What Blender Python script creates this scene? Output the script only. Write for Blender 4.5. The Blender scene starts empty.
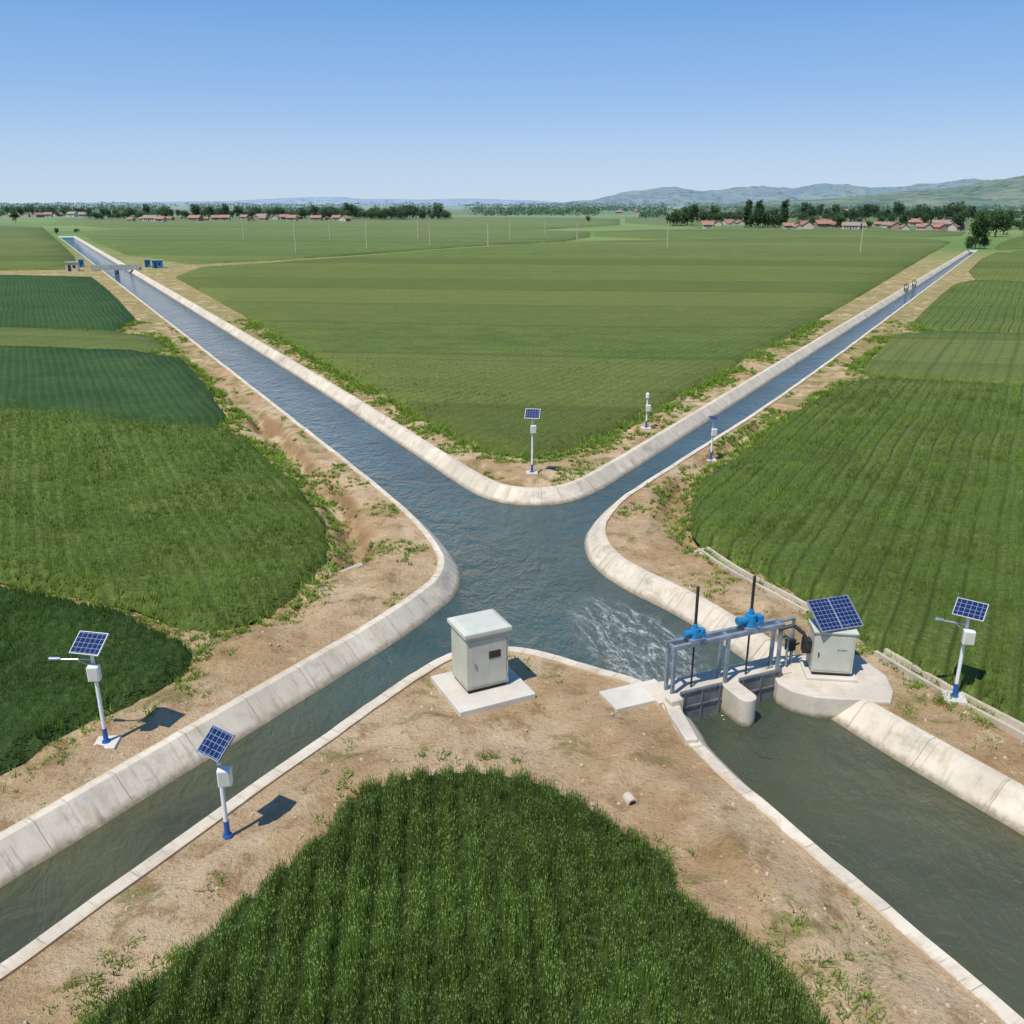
import bpy, math, numpy as np, time
from mathutils import Vector, Matrix, noise as mnoise
from mathutils.geometry import delaunay_2d_cdt
T0=time.time()
rng=np.random.default_rng(11)
scene=bpy.context.scene
COL=scene.collection
CAMH=14.0; FP=900.0; TH=math.atan(309/900.0); S,C=math.sin(TH),math.cos(TH)
WL=-.62
# ---- survey: image measurement -> position on the terrain plane
def W(u,v,z=0.0):
    dz=-FP*S+(512-v)*C; t=(CAMH-z)/(-dz)
    return ((u-512)*t, t*(FP*C+(512-v)*S))
# ------------------------------------------------------------- materials
class NT:
    def __init__(s,name):
        s.m=bpy.data.materials.new(name); s.m.use_nodes=True; s.t=s.m.node_tree; s.n=s.t.nodes; s.l=s.t.links
        s.b=s.n['Principled BSDF']
        s.geo=None
    def new(s,ty,**k):
        x=s.n.new(ty)
        for a,b in k.items(): setattr(x,a,b)
        return x
    def put(s,sock,v):
        if isinstance(v,bpy.types.NodeSocket): s.l.new(v,sock)
        elif v is not None:
            if isinstance(v,(tuple,list)) and len(v)==3 and sock.type=='RGBA': v=(*v,1)
            sock.default_value=v
    def pos(s):
        if s.geo is None: s.geo=s.new('ShaderNodeNewGeometry')
        return s.geo.outputs['Position']
    def math(s,op,a,b=None,clamp=False):
        x=s.new('ShaderNodeMath',operation=op); x.use_clamp=clamp
        s.put(x.inputs[0],a)
        if b is not None: s.put(x.inputs[1],b)
        return x.outputs[0]
    def sep(s,v):
        x=s.new('ShaderNodeSeparateXYZ'); s.put(x.inputs[0],v); return x.outputs
    def noise(s,scale,detail=4,rough=.55,vec=None,dist=0,stretch=None,rot=0):
        v=vec if vec is not None else s.pos()
        if stretch or rot:
            mp=s.new('ShaderNodeMapping'); s.put(mp.inputs[0],v); mp.inputs['Rotation'].default_value=(0,0,rot)
            if stretch: mp.inputs['Scale'].default_value=stretch
            v=mp.outputs[0]
        x=s.new('ShaderNodeTexNoise'); s.put(x.inputs['Vector'],v); x.inputs['Scale'].default_value=scale
        x.inputs['Detail'].default_value=detail; x.inputs['Roughness'].default_value=rough; x.inputs['Distortion'].default_value=dist
        return x.outputs['Fac']
    def ramp(s,v,a,b,c=0.0,d=1.0,smooth=True):
        x=s.new('ShaderNodeMapRange'); x.clamp=True
        if smooth: x.interpolation_type='SMOOTHSTEP'
        s.put(x.inputs[0],v); x.inputs[1].default_value=a;x.inputs[2].default_value=b;x.inputs[3].default_value=c;x.inputs[4].default_value=d
        return x.outputs[0]
    def mix(s,f,a,b,mode='MIX'):
        x=s.new('ShaderNodeMix',data_type='RGBA',blend_type=mode)
        s.put(x.inputs[0],f); s.put(x.inputs[6],a); s.put(x.inputs[7],b); return x.outputs[2]
    def bump(s,h,st=.5,dist=.05,prev=None):
        x=s.new('ShaderNodeBump'); x.inputs['Strength'].default_value=st; x.inputs['Distance'].default_value=dist
        s.put(x.inputs['Height'],h)
        if prev is not None: s.put(x.inputs['Normal'],prev)
        return x.outputs[0]
    def fin(s,col=None,rough=None,metal=None,nor=None,spec=None):
        if col is not None: s.put(s.b.inputs['Base Color'],col)
        if rough is not None: s.put(s.b.inputs['Roughness'],rough)
        if metal is not None: s.put(s.b.inputs['Metallic'],metal)
        if nor is not None: s.put(s.b.inputs['Normal'],nor)
        if spec is not None: s.put(s.b.inputs['Specular IOR Level'],spec)
        return s.m
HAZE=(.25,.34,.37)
def hazed(n,col,a=200,b=3000,mx=.66):  # aerial haze painted into the base colour, growing with world y
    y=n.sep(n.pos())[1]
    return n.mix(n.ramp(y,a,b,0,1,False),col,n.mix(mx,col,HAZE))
def plain(name,c,rough=.6,metal=0,var=.12,scale=3,bump=.1):
    n=NT(name); co=n.new('ShaderNodeTexCoord').outputs['Object']
    f=n.noise(scale,5,.6,co)
    col=n.mix(n.ramp(f,.3,.7),tuple(x*(1-var) for x in c),tuple(min(1,x*(1+var)) for x in c))
    f2=n.noise(scale*9,3,.6,co)
    return n.fin(col,rough,metal,n.bump(f2,bump,.01))
def weathered(name,c):
    n=NT(name); co=n.new('ShaderNodeTexCoord').outputs['Object']
    z=n.sep(co)[2]
    f=n.noise(2,5,.6,co); st=n.noise(5,4,.6,co,stretch=(1,1,.12))
    col=n.mix(n.ramp(f,.3,.7),tuple(x*.93 for x in c),tuple(x*1.05 for x in c))
    col=n.mix(n.ramp(st,.52,.75,0,.28),col,tuple(x*.6 for x in c))
    col=n.mix(n.ramp(n.math('ADD',z,n.math('MULTIPLY',f,.3)),.15,.55,.55,0),col,(.30,.23,.15))
    return n.fin(col,.5,0,n.bump(f,.05,.01))
def mat_concrete(name,c=(.50,.45,.37),joints=False,dirty=.4):
    n=NT(name)
    a=n.noise(.6,5,.6); b=n.noise(5,6,.75); d=n.noise(45,2,.6)
    col=n.mix(n.ramp(a,.3,.7),tuple(x*.88 for x in c),tuple(x*1.1 for x in c))
    col=n.mix(n.ramp(b,.5,.8,0,dirty),col,tuple(x*.6 for x in c))
    e_=n.noise(1.7,6,.7)
    col=n.mix(n.ramp(e_,.5,.66,0,dirty),col,(.40,.31,.20))
    z=n.sep(n.pos())[2]
    wz=n.math('ADD',z,n.math('MULTIPLY',b,.30))
    col=n.mix(n.ramp(wz,WL+.14,WL+.36,.9,0),col,(.15,.115,.06))
    h=n.math('ADD',n.math('MULTIPLY',b,.6),n.math('MULTIPLY',d,.4))
    nor=n.bump(h,.45,.025)
    if joints:
        uv=n.new('ShaderNodeUVMap').outputs[0]; u=n.sep(uv)
        uw=n.math('ADD',u[0],n.math('MULTIPLY',n.noise(3,2),.05))
        fr=n.math('FRACT',n.math('DIVIDE',uw,2.2))
        j=n.ramp(fr,.0,.022,1,0)
        wn=n.new('ShaderNodeTexWhiteNoise',noise_dimensions='1D'); n.put(wn.inputs['W'],n.math('FLOOR',n.math('DIVIDE',uw,2.2)))
        col=n.mix(n.math('MULTIPLY',wn.outputs['Value'],.34),col,(.38,.33,.25))
        st=n.noise(1.0,5,.65,uv,stretch=(2.2,.5,1))
        col=n.mix(n.ramp(st,.52,.68,0,.55),col,(.46,.36,.23))
        st2=n.noise(.35,6,.7,uv,stretch=(1,1.5,1))
        col=n.mix(n.ramp(st2,.53,.66,0,.5),col,(.25,.21,.15))
        st3=n.noise(1.6,4,.7,uv,stretch=(3.5,.25,1))
        col=n.mix(n.ramp(st3,.54,.66,0,.45),col,(.20,.17,.125))
        col=n.mix(n.math('MULTIPLY',j,.7),col,(.16,.13,.09))
        l=n.math('ADD',u[1],n.math('MULTIPLY',n.math('SUBTRACT',n.noise(1.4,5,.75),.5),-.7))
        col=n.mix(n.ramp(l,-.30,-.20,.85,0),col,(.52,.40,.25))
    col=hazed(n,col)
    return n.fin(col,.85,0,nor,.2)
def rowcoord(n,ang,wob=.0):
    p=n.sep(n.pos()); 
    r=n.math('ADD',n.math('MULTIPLY',p[0],math.cos(ang)),n.math('MULTIPLY',p[1],math.sin(ang)))
    if wob: r=n.math('ADD',r,n.math('MULTIPLY',n.noise(.06,2),wob))
    return r
def mat_crop(name,c1,c2,ang=0,sp=.3,tram=0,strips=0,stripang=0,rowst=.5,tst=.6):
    n=NT(name)
    a=n.noise(.045,5,.6); b=n.noise(.5,4,.65); f=n.noise(4.5,5,.75); g=n.noise(1.6,3,.7); m2=n.noise(.22,7,.78)
    col=n.mix(n.ramp(a,.35,.65),c1,c2)
    col=n.mix(n.ramp(b,.45,.75,0,.3),col,tuple(x*.62 for x in c1))
    yel=n.noise(.11,4,.7,stretch=(1,2.2,1))
    col=n.mix(n.ramp(yel,.48,.72,0,.65),col,(c2[0]*1.4,c2[1]*1.15,c2[2]*1.1))
    col=n.mix(n.ramp(m2,.47,.60,0,.45),col,tuple(x*.52 for x in c1))
    if strips:
        s=n.math('DIVIDE',n.math('ADD',rowcoord(n,stripang),n.math('MULTIPLY',n.noise(.015,2),8)),strips)
        wn=n.new('ShaderNodeTexWhiteNoise',noise_dimensions='1D'); n.put(wn.inputs['W'],n.math('FLOOR',s))
        col=n.mix(n.ramp(wn.outputs['Value'],0,1,0,.75,False),col,(c2[0]*1.3,c2[1]*1.05,c2[2]*1.1))
        wn2=n.new('ShaderNodeTexWhiteNoise',noise_dimensions='1D'); n.put(wn2.inputs['W'],n.math('ADD',n.math('FLOOR',s),77.3))
        col=n.mix(n.ramp(wn2.outputs['Value'],.4,1,0,.6,False),col,tuple(x*.58 for x in c1))
        fr=n.math('FRACT',s)
        col=n.mix(n.ramp(fr,0,.07,.6,0),col,tuple(x*.45 for x in c1))
        s3=n.math('FRACT',n.math('MULTIPLY',s,3.37)); col=n.mix(n.ramp(s3,0,.12,.4,0),col,tuple(x*.5 for x in c1))
        s4=n.math('FRACT',n.math('MULTIPLY',s,9.1)); col=n.mix(n.ramp(s4,0,.3,.22,0),col,tuple(x*.5 for x in c1))
    r=n.math('FRACT',n.math('DIVIDE',rowcoord(n,ang,1.0),sp))
    rr=n.math('ABSOLUTE',n.math('SUBTRACT',r,.5))
    col=n.mix(n.ramp(rr,.25,.5,0,rowst),col,tuple(x*.35 for x in c1))
    if tram:
        r2=n.math('FRACT',n.math('ADD',n.math('DIVIDE',rowcoord(n,ang,1.0),tram),.5))
        q=n.math('ABSOLUTE',n.math('SUBTRACT',r2,.5))
        gap=n.ramp(n.math('ADD',q,n.math('MULTIPLY',g,.10)),.05,.18,tst,0)
        col=n.mix(n.math('MULTIPLY',gap,n.ramp(n.noise(.12,3,.6),.35,.55,.4,1)),col,tuple(x*.28 for x in c1))
    col=n.mix(n.ramp(f,.45,.65,.6,0),col,tuple(x*.48 for x in c1))
    col=n.mix(n.ramp(f,.55,.8,0,.4),col,(c2[0]*1.3,c2[1]*1.2,c2[2]*1.3))
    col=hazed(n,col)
    h=n.math('ADD',n.math('ADD',f,m2),n.math('MULTIPLY',n.math('SUBTRACT',.5,rr),.5))
    nor=n.bump(h,.9,.3)
    return n.fin(col,.85,0,nor,.1)
def mat_leaf(name,hz=False,rough=.7):
    n=NT(name); at=n.new('ShaderNodeAttribute',attribute_name='tint')
    col=at.outputs['Color']
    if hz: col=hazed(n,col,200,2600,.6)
    n.fin(col,rough,0,None,.12)
    tr=n.new('ShaderNodeBsdfTranslucent'); n.put(tr.inputs[0],n.mix(1.0,col,(1.6,1.7,.7),'MULTIPLY'))
    mx=n.new('ShaderNodeMixShader'); mx.inputs[0].default_value=.32
    n.l.new(n.b.outputs[0],mx.inputs[1]); n.l.new(tr.outputs[0],mx.inputs[2])
    n.l.new(mx.outputs[0],n.n['Material Output'].inputs[0])
    return n.m
def mat_dirt():
    n=NT('dry_earth')
    a=n.noise(.18,5,.6); b=n.noise(1.1,7,.7); c=n.noise(9,5,.7); d=n.noise(40,3,.7)
    col=n.mix(n.ramp(a,.38,.62),(.50,.335,.175),(.67,.50,.305))
    col=n.mix(n.ramp(b,.5,.64,0,.8),col,(.37,.23,.11))
    col=n.mix(n.ramp(b,.32,.44,.65,0),col,(.75,.59,.385))
    col=n.mix(n.ramp(c,.53,.68,0,.6),col,(.26,.165,.085))
    col=n.mix(n.ramp(d,.62,.77,0,.35),col,(.72,.58,.40))
    gr=n.noise(.55,6,.75,dist=.5)
    y=n.sep(n.pos())[1]
    th=n.math('ADD',gr,n.ramp(y,35,110,0,.16,False))
    col=n.mix(n.ramp(th,.54,.66,0,.7),col,(.21,.21,.06))
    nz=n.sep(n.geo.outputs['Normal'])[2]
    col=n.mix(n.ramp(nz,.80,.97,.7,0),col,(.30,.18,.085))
    far=n.mix(n.ramp(n.noise(.006,4,.6,stretch=(.4,2,1)),.4,.6),(.12,.21,.05),(.20,.26,.08))
    col=n.mix(n.ramp(y,180,330),col,far)
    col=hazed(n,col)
    h=n.math('ADD',b,n.math('ADD',n.math('MULTIPLY',c,.5),n.math('MULTIPLY',d,.2)))
    return n.fin(col,.95,0,n.bump(h,1.0,.24),.1)
def mat_water():
    n=NT('canal_water')
    p=n.sep(n.pos())
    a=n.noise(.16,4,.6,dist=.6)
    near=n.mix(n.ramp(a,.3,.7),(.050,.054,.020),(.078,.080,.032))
    far=n.mix(n.ramp(a,.3,.7),(.014,.070,.108),(.030,.110,.155))  # bluer base colour puts the sky's reflection into the distant water
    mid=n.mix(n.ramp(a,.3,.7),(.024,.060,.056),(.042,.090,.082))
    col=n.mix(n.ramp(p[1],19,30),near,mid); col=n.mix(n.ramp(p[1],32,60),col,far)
    def gau(x0,y0,rx,ry,rot=0):
        ax=n.math('SUBTRACT',p[0],x0); ay=n.math('SUBTRACT',p[1],y0); c_,s_=math.cos(rot),math.sin(rot)
        dx=n.math('DIVIDE',n.math('ADD',n.math('MULTIPLY',ax,c_),n.math('MULTIPLY',ay,s_)),rx)
        dy=n.math('DIVIDE',n.math('SUBTRACT',n.math('MULTIPLY',ay,c_),n.math('MULTIPLY',ax,s_)),ry)
        q=n.math('ADD',n.math('MULTIPLY',dx,dx),n.math('MULTIPLY',dy,dy))
        return n.ramp(q,0,1,1,0)
    # coordinates along / across the current that runs into the sluice
    th=.38; ac=n.math('ADD',n.math('MULTIPLY',p[0],math.cos(th)),n.math('MULTIPLY',p[1],math.sin(th)))
    al=n.math('SUBTRACT',n.math('MULTIPLY',p[1],math.cos(th)),n.math('MULTIPLY',p[0],math.sin(th)))
    cv=n.new('ShaderNodeCombineXYZ'); n.put(cv.inputs[0],ac); n.put(cv.inputs[1],n.math('MULTIPLY',al,.34)); fv=cv.outputs[0]
    m=n.math('MAXIMUM',gau(4.4,28.2,2.6,6.2,.35),n.math('MULTIPLY',gau(1.0,36,6,10),.36))
    def ridge(sc,sharp,d):
        x=n.noise(sc,4,.6,fv,dist=d); return n.math('SUBTRACT',1.0,n.math('MULTIPLY',n.math('ABSOLUTE',n.math('SUBTRACT',x,.5)),sharp),True)
    r1=ridge(1.2,10,1.3); r2=ridge(3.0,9,1.0)
    fine=n.noise(7,6,.75,fv,dist=.5); patch=n.noise(.8,3,.6,fv)
    rg=n.math('MAXIMUM',r1,n.math('MULTIPLY',r2,.7))
    foam=n.math('MULTIPLY',n.math('MULTIPLY',n.ramp(rg,.3,1.0),n.ramp(fine,.40,.66,.1,1)),n.ramp(n.math('ADD',m,n.math('MULTIPLY',patch,.7)),.68,1.25,0,.85),True)
    col=n.mix(n.math('MULTIPLY',m,.38),col,(.10,.155,.14))
    col=n.mix(foam,col,(.62,.67,.65))
    w1=n.noise(1.3,4,.6,dist=1.0,stretch=(1,.55,1)); w2=n.noise(5.5,4,.65,dist=.6); w3=n.noise(.45,3,.6,dist=1.0)
    h=n.math('ADD',n.math('MULTIPLY',w1,1.0),n.math('ADD',n.math('MULTIPLY',w2,.22),n.math('MULTIPLY',w3,.9)))
    h=n.math('MULTIPLY',h,n.ramp(p[1],16,34,.65,1.7))
    h=n.math('ADD',h,n.math('MULTIPLY',n.math('MULTIPLY',m,rg),.55))
    return n.fin(col,n.math('ADD',n.math('MULTIPLY',foam,.4),.045),0,n.bump(h,.9,.27),.65)
def mat_panel():
    n=NT('solar_cells'); o=n.sep(n.new('ShaderNodeTexCoord').outputs['Object'])
    def ln(v,per,w):
        fr=n.math('FRACT',n.math('ADD',n.math('DIVIDE',v,per),.5)); d=n.math('ABSOLUTE',n.math('SUBTRACT',fr,.5))
        return n.ramp(d,.0,w,1,0)
    l=n.math('MAXIMUM',ln(n.math('ADD',o[0],.0),.142,.07),ln(o[1],.142,.07))
    col=n.mix(n.math('MULTIPLY',l,.8),(.008,.02,.075),(.33,.40,.52))
    return n.fin(col,.18,0,None,.5)
M={}
M['dirt']=mat_dirt(); M['water']=mat_water(); M['lining']=mat_concrete('canal_concrete',(.67,.595,.465),joints=True,dirty=.35)
M['conc']=mat_concrete('cast_concrete',(.56,.50,.40),False,.4); M['pad']=mat_concrete('pad_concrete',(.58,.54,.455),False,.16); M['kerb']=mat_concrete('field_concrete',(.50,.44,.34),False,.6); M['white']=plain('white_paint',(.74,.75,.74),.35,0,.05)
M['cab']=weathered('cabinet_paint',(.50,.50,.405)); M['lid']=plain('cabinet_lid_paint',(.53,.535,.45),.5,0,.06,1.5,.03)
M['blue']=plain('blue_enamel',(.015,.10,.34),.35,0,.1); M['lblue']=plain('light_blue_enamel',(.012,.20,.42),.4,0,.15)
M['steel']=plain('galvanised_steel',(.24,.29,.34),.45,.3,.25); M['dark']=plain('dark_metal',(.03,.032,.035),.5,.3)
M['alu']=plain('aluminium',(.5,.51,.52),.35,.7); M['cells']=mat_panel(); M['glass']=plain('dark_glass',(.02,.025,.03),.1,0)
M['leaf']=mat_leaf('crop_leaves'); M['tree']=mat_leaf('tree_leaves',True)
M['bark']=plain('bark',(.12,.09,.06),.9); M['gate']=plain('gate_leaf_steel',(.17,.18,.18),.6,.3,.3)
M['stone']=plain('pale_stone',(.52,.42,.29),.9); M['pole']=plain('pole_concrete',(.34,.35,.32),.9)
def far_plain(name,c,v=.15):
    n=NT(name); f=n.noise(.25,4,.6); col=n.mix(f,tuple(x*(1-v) for x in c),tuple(x*(1+v) for x in c))
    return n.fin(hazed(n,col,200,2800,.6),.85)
M['brick']=far_plain('village_brick',(.36,.23,.17)); M['plaster']=far_plain('village_plaster',(.52,.46,.38)); M['roof']=far_plain('clay_tiles',(.34,.155,.095))
M['roof2']=far_plain('grey_tiles',(.28,.20,.155)); M['door']=far_plain('village_door',(.12,.08,.06)); M['win']=far_plain('village_window',(.06,.08,.10))
# ------------------------------------------------------------- mesh helper
class MB:
    def __init__(s): s.v=[]; s.f=[]
    def add(s,vs,fs,R=None):
        o=len(s.v)
        for p in vs:
            p=Vector(p)
            if R is not None: p=R@p
            s.v.append(tuple(p))
        s.f+= [tuple(o+i for i in f) for f in fs]; return s
    def box(s,x,y,z,a,b,c,R=None,taper=1.0):
        h=[(-a/2,-b/2),(a/2,-b/2),(a/2,b/2),(-a/2,b/2)]
        vs=[(x+p,y+q,z) for p,q in h]+[(x+p*taper,y+q*taper,z+c) for p,q in h]
        return s.add(vs,[(3,2,1,0),(4,5,6,7),(0,1,5,4),(1,2,6,5),(2,3,7,6),(3,0,4,7)],R)
    def cyl(s,p0,p1,r0,r1=None,n=14,cap=True):
        r1=r0 if r1 is None else r1
        p0,p1=Vector(p0),Vector(p1); d=(p1-p0).normalized(); a=d.orthogonal().normalized(); b=d.cross(a)
        vs=[]
        for P,r in ((p0,r0),(p1,r1)):
            for i in range(n):
                t=2*math.pi*i/n; vs.append(P+a*math.cos(t)*r+b*math.sin(t)*r)
        fs=[(i,(i+1)%n,n+(i+1)%n,n+i) for i in range(n)]
        if cap: fs+=[tuple(range(n-1,-1,-1)),tuple(range(n,2*n))]
        return s.add(vs,fs)
    def prism(s,poly,z0,z1):
        n=len(poly); 
        return s.add([(x,y,z0) for x,y in poly]+[(x,y,z1) for x,y in poly],
          [tuple(range(n-1,-1,-1)),tuple(range(n,2*n))]+[(i,(i+1)%n,n+(i+1)%n,n+i) for i in range(n)])
    def mesh(s,name,mat):
        me=bpy.data.meshes.new(name); me.from_pydata(s.v,[],s.f); me.materials.append(mat); me.update(); return me
def obj(name,data,parent=None,loc=(0,0,0),rot=(0,0,0),bevel=0,**props):
    o=bpy.data.objects.new(name,data); COL.objects.link(o); o.location=loc; o.rotation_euler=rot
    if parent is not None: o.parent=parent
    if bevel:
        b=o.modifiers.new('bevel','BEVEL'); b.width=bevel; b.segments=2; b.limit_method='ANGLE'
    for k,v in props.items(): o[k]=v
    return o
def thing(name,loc,label,cat,rotz=0,group=None):
    o=obj(name,None,None,loc,(0,0,rotz),label=label,category=cat); o.empty_display_size=.3
    if group: o['group']=group
    return o
def copy_thing(src,loc,rotz,label=None,scale=None):
    c=src.copy(); COL.objects.link(c); c.location=loc; c.rotation_euler=(0,0,rotz)
    if label: c['label']=label
    if scale: c.scale=scale
    for ch in src.children:
        k=ch.copy(); COL.objects.link(k); k.parent=c
        for g in ch.children:
            q=g.copy(); COL.objects.link(q); q.parent=k
    return c
def npmesh(name,co,tris,mat,tint=None,smooth=False):
    me=bpy.data.meshes.new(name); nv=len(co); nt=len(tris)
    me.vertices.add(nv); me.vertices.foreach_set('co',np.asarray(co,np.float32).ravel())
    me.loops.add(nt*3); me.loops.foreach_set('vertex_index',np.asarray(tris,np.int32).ravel())
    me.polygons.add(nt); me.polygons.foreach_set('loop_start',np.arange(0,nt*3,3,dtype=np.int32))
    me.polygons.foreach_set('loop_total',np.full(nt,3,np.int32))
    if smooth: me.polygons.foreach_set('use_smooth',np.ones(nt,bool))
    if tint is not None:
        at=me.color_attributes.new('tint','FLOAT_COLOR','POINT')
        at.data.foreach_set('color',np.c_[tint,np.ones(nv)].astype(np.float32).ravel())
    me.materials.append(mat); me.update(calc_edges=True); return me
# ------------------------------------------------------------- 2-D helpers
def chaikin(P,it=3,closed=False):
    P=[np.array(p,float) for p in P]
    for _ in range(it):
        Q=[]; n=len(P)
        for i in range(n if closed else n-1):
            a,b=P[i],P[(i+1)%n]; Q+= [a*.75+b*.25,a*.25+b*.75]
        if not closed: Q=[P[0]]+Q+[P[-1]]
        P=Q
    return np.array(P)
def dens(P,fn,closed=False):
    out=[]; n=len(P)
    for i in range(n if closed else n-1):
        a,b=P[i],P[(i+1)%n]; L=np.linalg.norm(b-a); k=max(1,int(L/fn((a+b)/2)))
        for j in range(k): out.append(a+(b-a)*j/k)
    if not closed: out.append(P[-1])
    return np.array(out)
def pip(pts,poly):
    x,y=pts[:,0],pts[:,1]; r=np.zeros(len(pts),bool); n=len(poly)
    for i in range(n):
        x1,y1=poly[i]; x2,y2=poly[(i+1)%n]
        if y1==y2: continue
        c=((y1>y)!=(y2>y))&(x<(x2-x1)*(y-y1)/(y2-y1)+x1); r^=c
    return r
def dist(pts,line,closed=False):
    d=np.full(len(pts),1e9); n=len(line)
    for i in range(n if closed else n-1):
        a=line[i]; b=line[(i+1)%n]; ab=b-a; L=ab@ab
        if L<1e-12: continue
        t=np.clip(((pts-a)@ab)/L,0,1); q=pts-a-t[:,None]*ab; d=np.minimum(d,np.hypot(q[:,0],q[:,1]))
    return d
def sst(a,b,x): t=np.clip((x-a)/(b-a),0,1); return t*t*(3-2*t)
def vn(pts,sc,seed=0):
    return np.array([mnoise.noise((p[0]*sc+seed,p[1]*sc,seed*.7)) for p in pts])
def cdt(pts,edges):
    r=delaunay_2d_cdt([Vector((float(a),float(b))) for a,b in pts],edges,[],0,1e-5)
    V=np.array([(v.x,v.y) for v in r[0]]); F=np.array([f for f in r[2] if len(f)==3],int)
    a,b,c=V[F[:,0]],V[F[:,1]],V[F[:,2]]
    cr=(b[:,0]-a[:,0])*(c[:,1]-a[:,1])-(b[:,1]-a[:,1])*(c[:,0]-a[:,0])
    F[cr<0]=F[cr<0][:,::-1]
    return V,F[np.abs(cr)>1e-9]
# ------------------------------------------------------------- canal outline
PA=chaikin([W(*p) for p in [(75,236),(300,364),(455,461),(495,485),(530,490),(565,487),(600,470),(717,399),(968,250)]],3)
PB=chaikin([W(*p) for p in [(57.6,236),(350,465),(405,512),(428,537),(441,558),(438,576),(420,592),(370,625),(300,665),(100,780)]]+[(-21.1,2.6)],3)
PC=chaikin([W(*p) for p in [(978,250),(912,300),(780,400),(645,484),(615,506),(602,527),(606,546),(630,566),(690,593),(740,622),(855,697),(1024,790)]]+[(21.6,4.0)],3)
PD=chaikin([(-16,2.8)]+[W(*p) for p in [(100,905),(300,760),(400,690),(452,656),(490,649),(540,655),(590,672),(645,687),(666,706),(684,742),(820,861),(960,981)]]+[(13.3,3.4)],3)
stp=lambda m:max(.5,.02*m[1])
PA,PB,PC,PD=[dens(p,stp) for p in (PA,PB,PC,PD)]
HOLE=np.vstack([PA,PC,PD[::-1],PB[::-1]])
EDGES=[PA,PB,PC,PD]
# ------------------------------------------------------------- fields
F={}
def fld(k,px,it=1,wob=.25,**o):
    P=dens(chaikin([W(a,b,.3) for a,b in px],it,True),lambda m:max(.5,.03*m[1]),True)
    d=np.roll(P,-1,0)-np.roll(P,1,0); d/=np.linalg.norm(d,axis=1)[:,None]
    wv=np.array([mnoise.noise((p[0]*.5,p[1]*.5,2.0))+.6*mnoise.noise((p[0]*1.7,p[1]*1.7,5.0)) for p in P])*wob
    P=P+np.c_[-d[:,1],d[:,0]]*np.where(P[:,1]<120,wv,0)[:,None]
    F[k]=dict(poly=P,**o)
fld('A1',[(163,270),(230,306),(300,347),(360,381),(425,417),(462,438),(492,448),(520,451),(548,449),(585,440),(640,415),(700,383),(760,350),(820,317),(870,289),(915,262),(958,238),(800,238),(600,241),(470,247.5),(300,261)],m='A',h=.5)
fld('A2',[(82,235.5),(150,265),(300,258.5),(470,245.5),(590,239.5),(590,230),(300,230),(78,229)],m='A2',h=.5)
fld('A3',[(595,239),(800,236.8),(960,236.8),(968,231),(800,229),(595,230)],m='A',h=.5)
fld('A4',[(50,227.5),(300,229.3),(620,229.3),(620,217),(60,217)],m='A',h=.5)
fld('A5',[(625,228.5),(1000,229.5),(1300,230),(1300,215),(625,215)],m='A2',h=.5)
fld('A6',[(-300,215),(1300,213.5),(1300,209.5),(-300,209.5)],m='A',h=.5)
fld('B5',[(-600,222),(40,225),(56,238),(84,264),(60,270),(-600,271)],m='A',h=.5)
fld('B4',[(-600,276),(88,274),(112,291),(150,332),(0,326.5),(-600,312)],m='dk',h=.55)
fld('B3',[(-400,315),(0,328),(150,334),(178,353),(0,347),(-400,335)],m='A2',h=.5)
fld('B2',[(-300,338),(0,347.6),(178,354),(207,382),(236,428),(150,423),(0,406),(-300,377)],m='dk',h=.6)
fld('B1',[(-300,382),(0,406.5),(150,424),(236,430),(270,458),(312,498),(330,530),(322,566),(285,596),(235,620),(192,628),(150,605),(80,590),(0,574),(-300,520)],m='B',h=.6,tuft=1)
fld('B0',[(-400,510),(-100,564),(0,584),(60,597),(130,613),(178,638),(192,652),(176,668),(140,690),(60,733),(0,768),(-150,850),(-500,1000)],m='D',h=.6,tuft=1,wob=.45)
fld('C1',[(690,509),(695,486),(722,463),(800,408),(852,377),(940,381),(1024,386),(1400,410),(1600,980),(1300,865),(1100,764),(1024,722),(940,680),(870,636),(800,588),(745,560),(694,534)],m='C',h=.6,tuft=1)
fld('C2',[(856,374),(874,352),(900,331),(1024,334),(1400,348),(1400,403),(1024,382),(940,378)],m='A2',h=.5)
fld('C3',[(903,329),(932,301),(958,280),(1024,282),(1400,292),(1400,345),(1024,332)],m='C',h=.5)
fld('C4',[(960,278),(985,254),(1024,250),(1400,252),(1400,290),(1024,280)],m='A',h=.5)
fld('C5',[(990,250.5),(1004,240),(1030,235),(1400,235),(1400,249.5),(1024,248)],m='C',h=.5)
fld('D',[(-40,1090),(120,998),(222,910),(300,838),(350,796),(400,776),(450,771),(520,776),(588,800),(628,832),(655,846),(690,892),(735,925),(800,998),(860,1060),(1000,1300),(-150,1300)],m='D2',h=.6,tuft=1,wob=.4)
angUR=math.atan2(-.49,.87); angUL=math.atan2(.46,.89)
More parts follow.
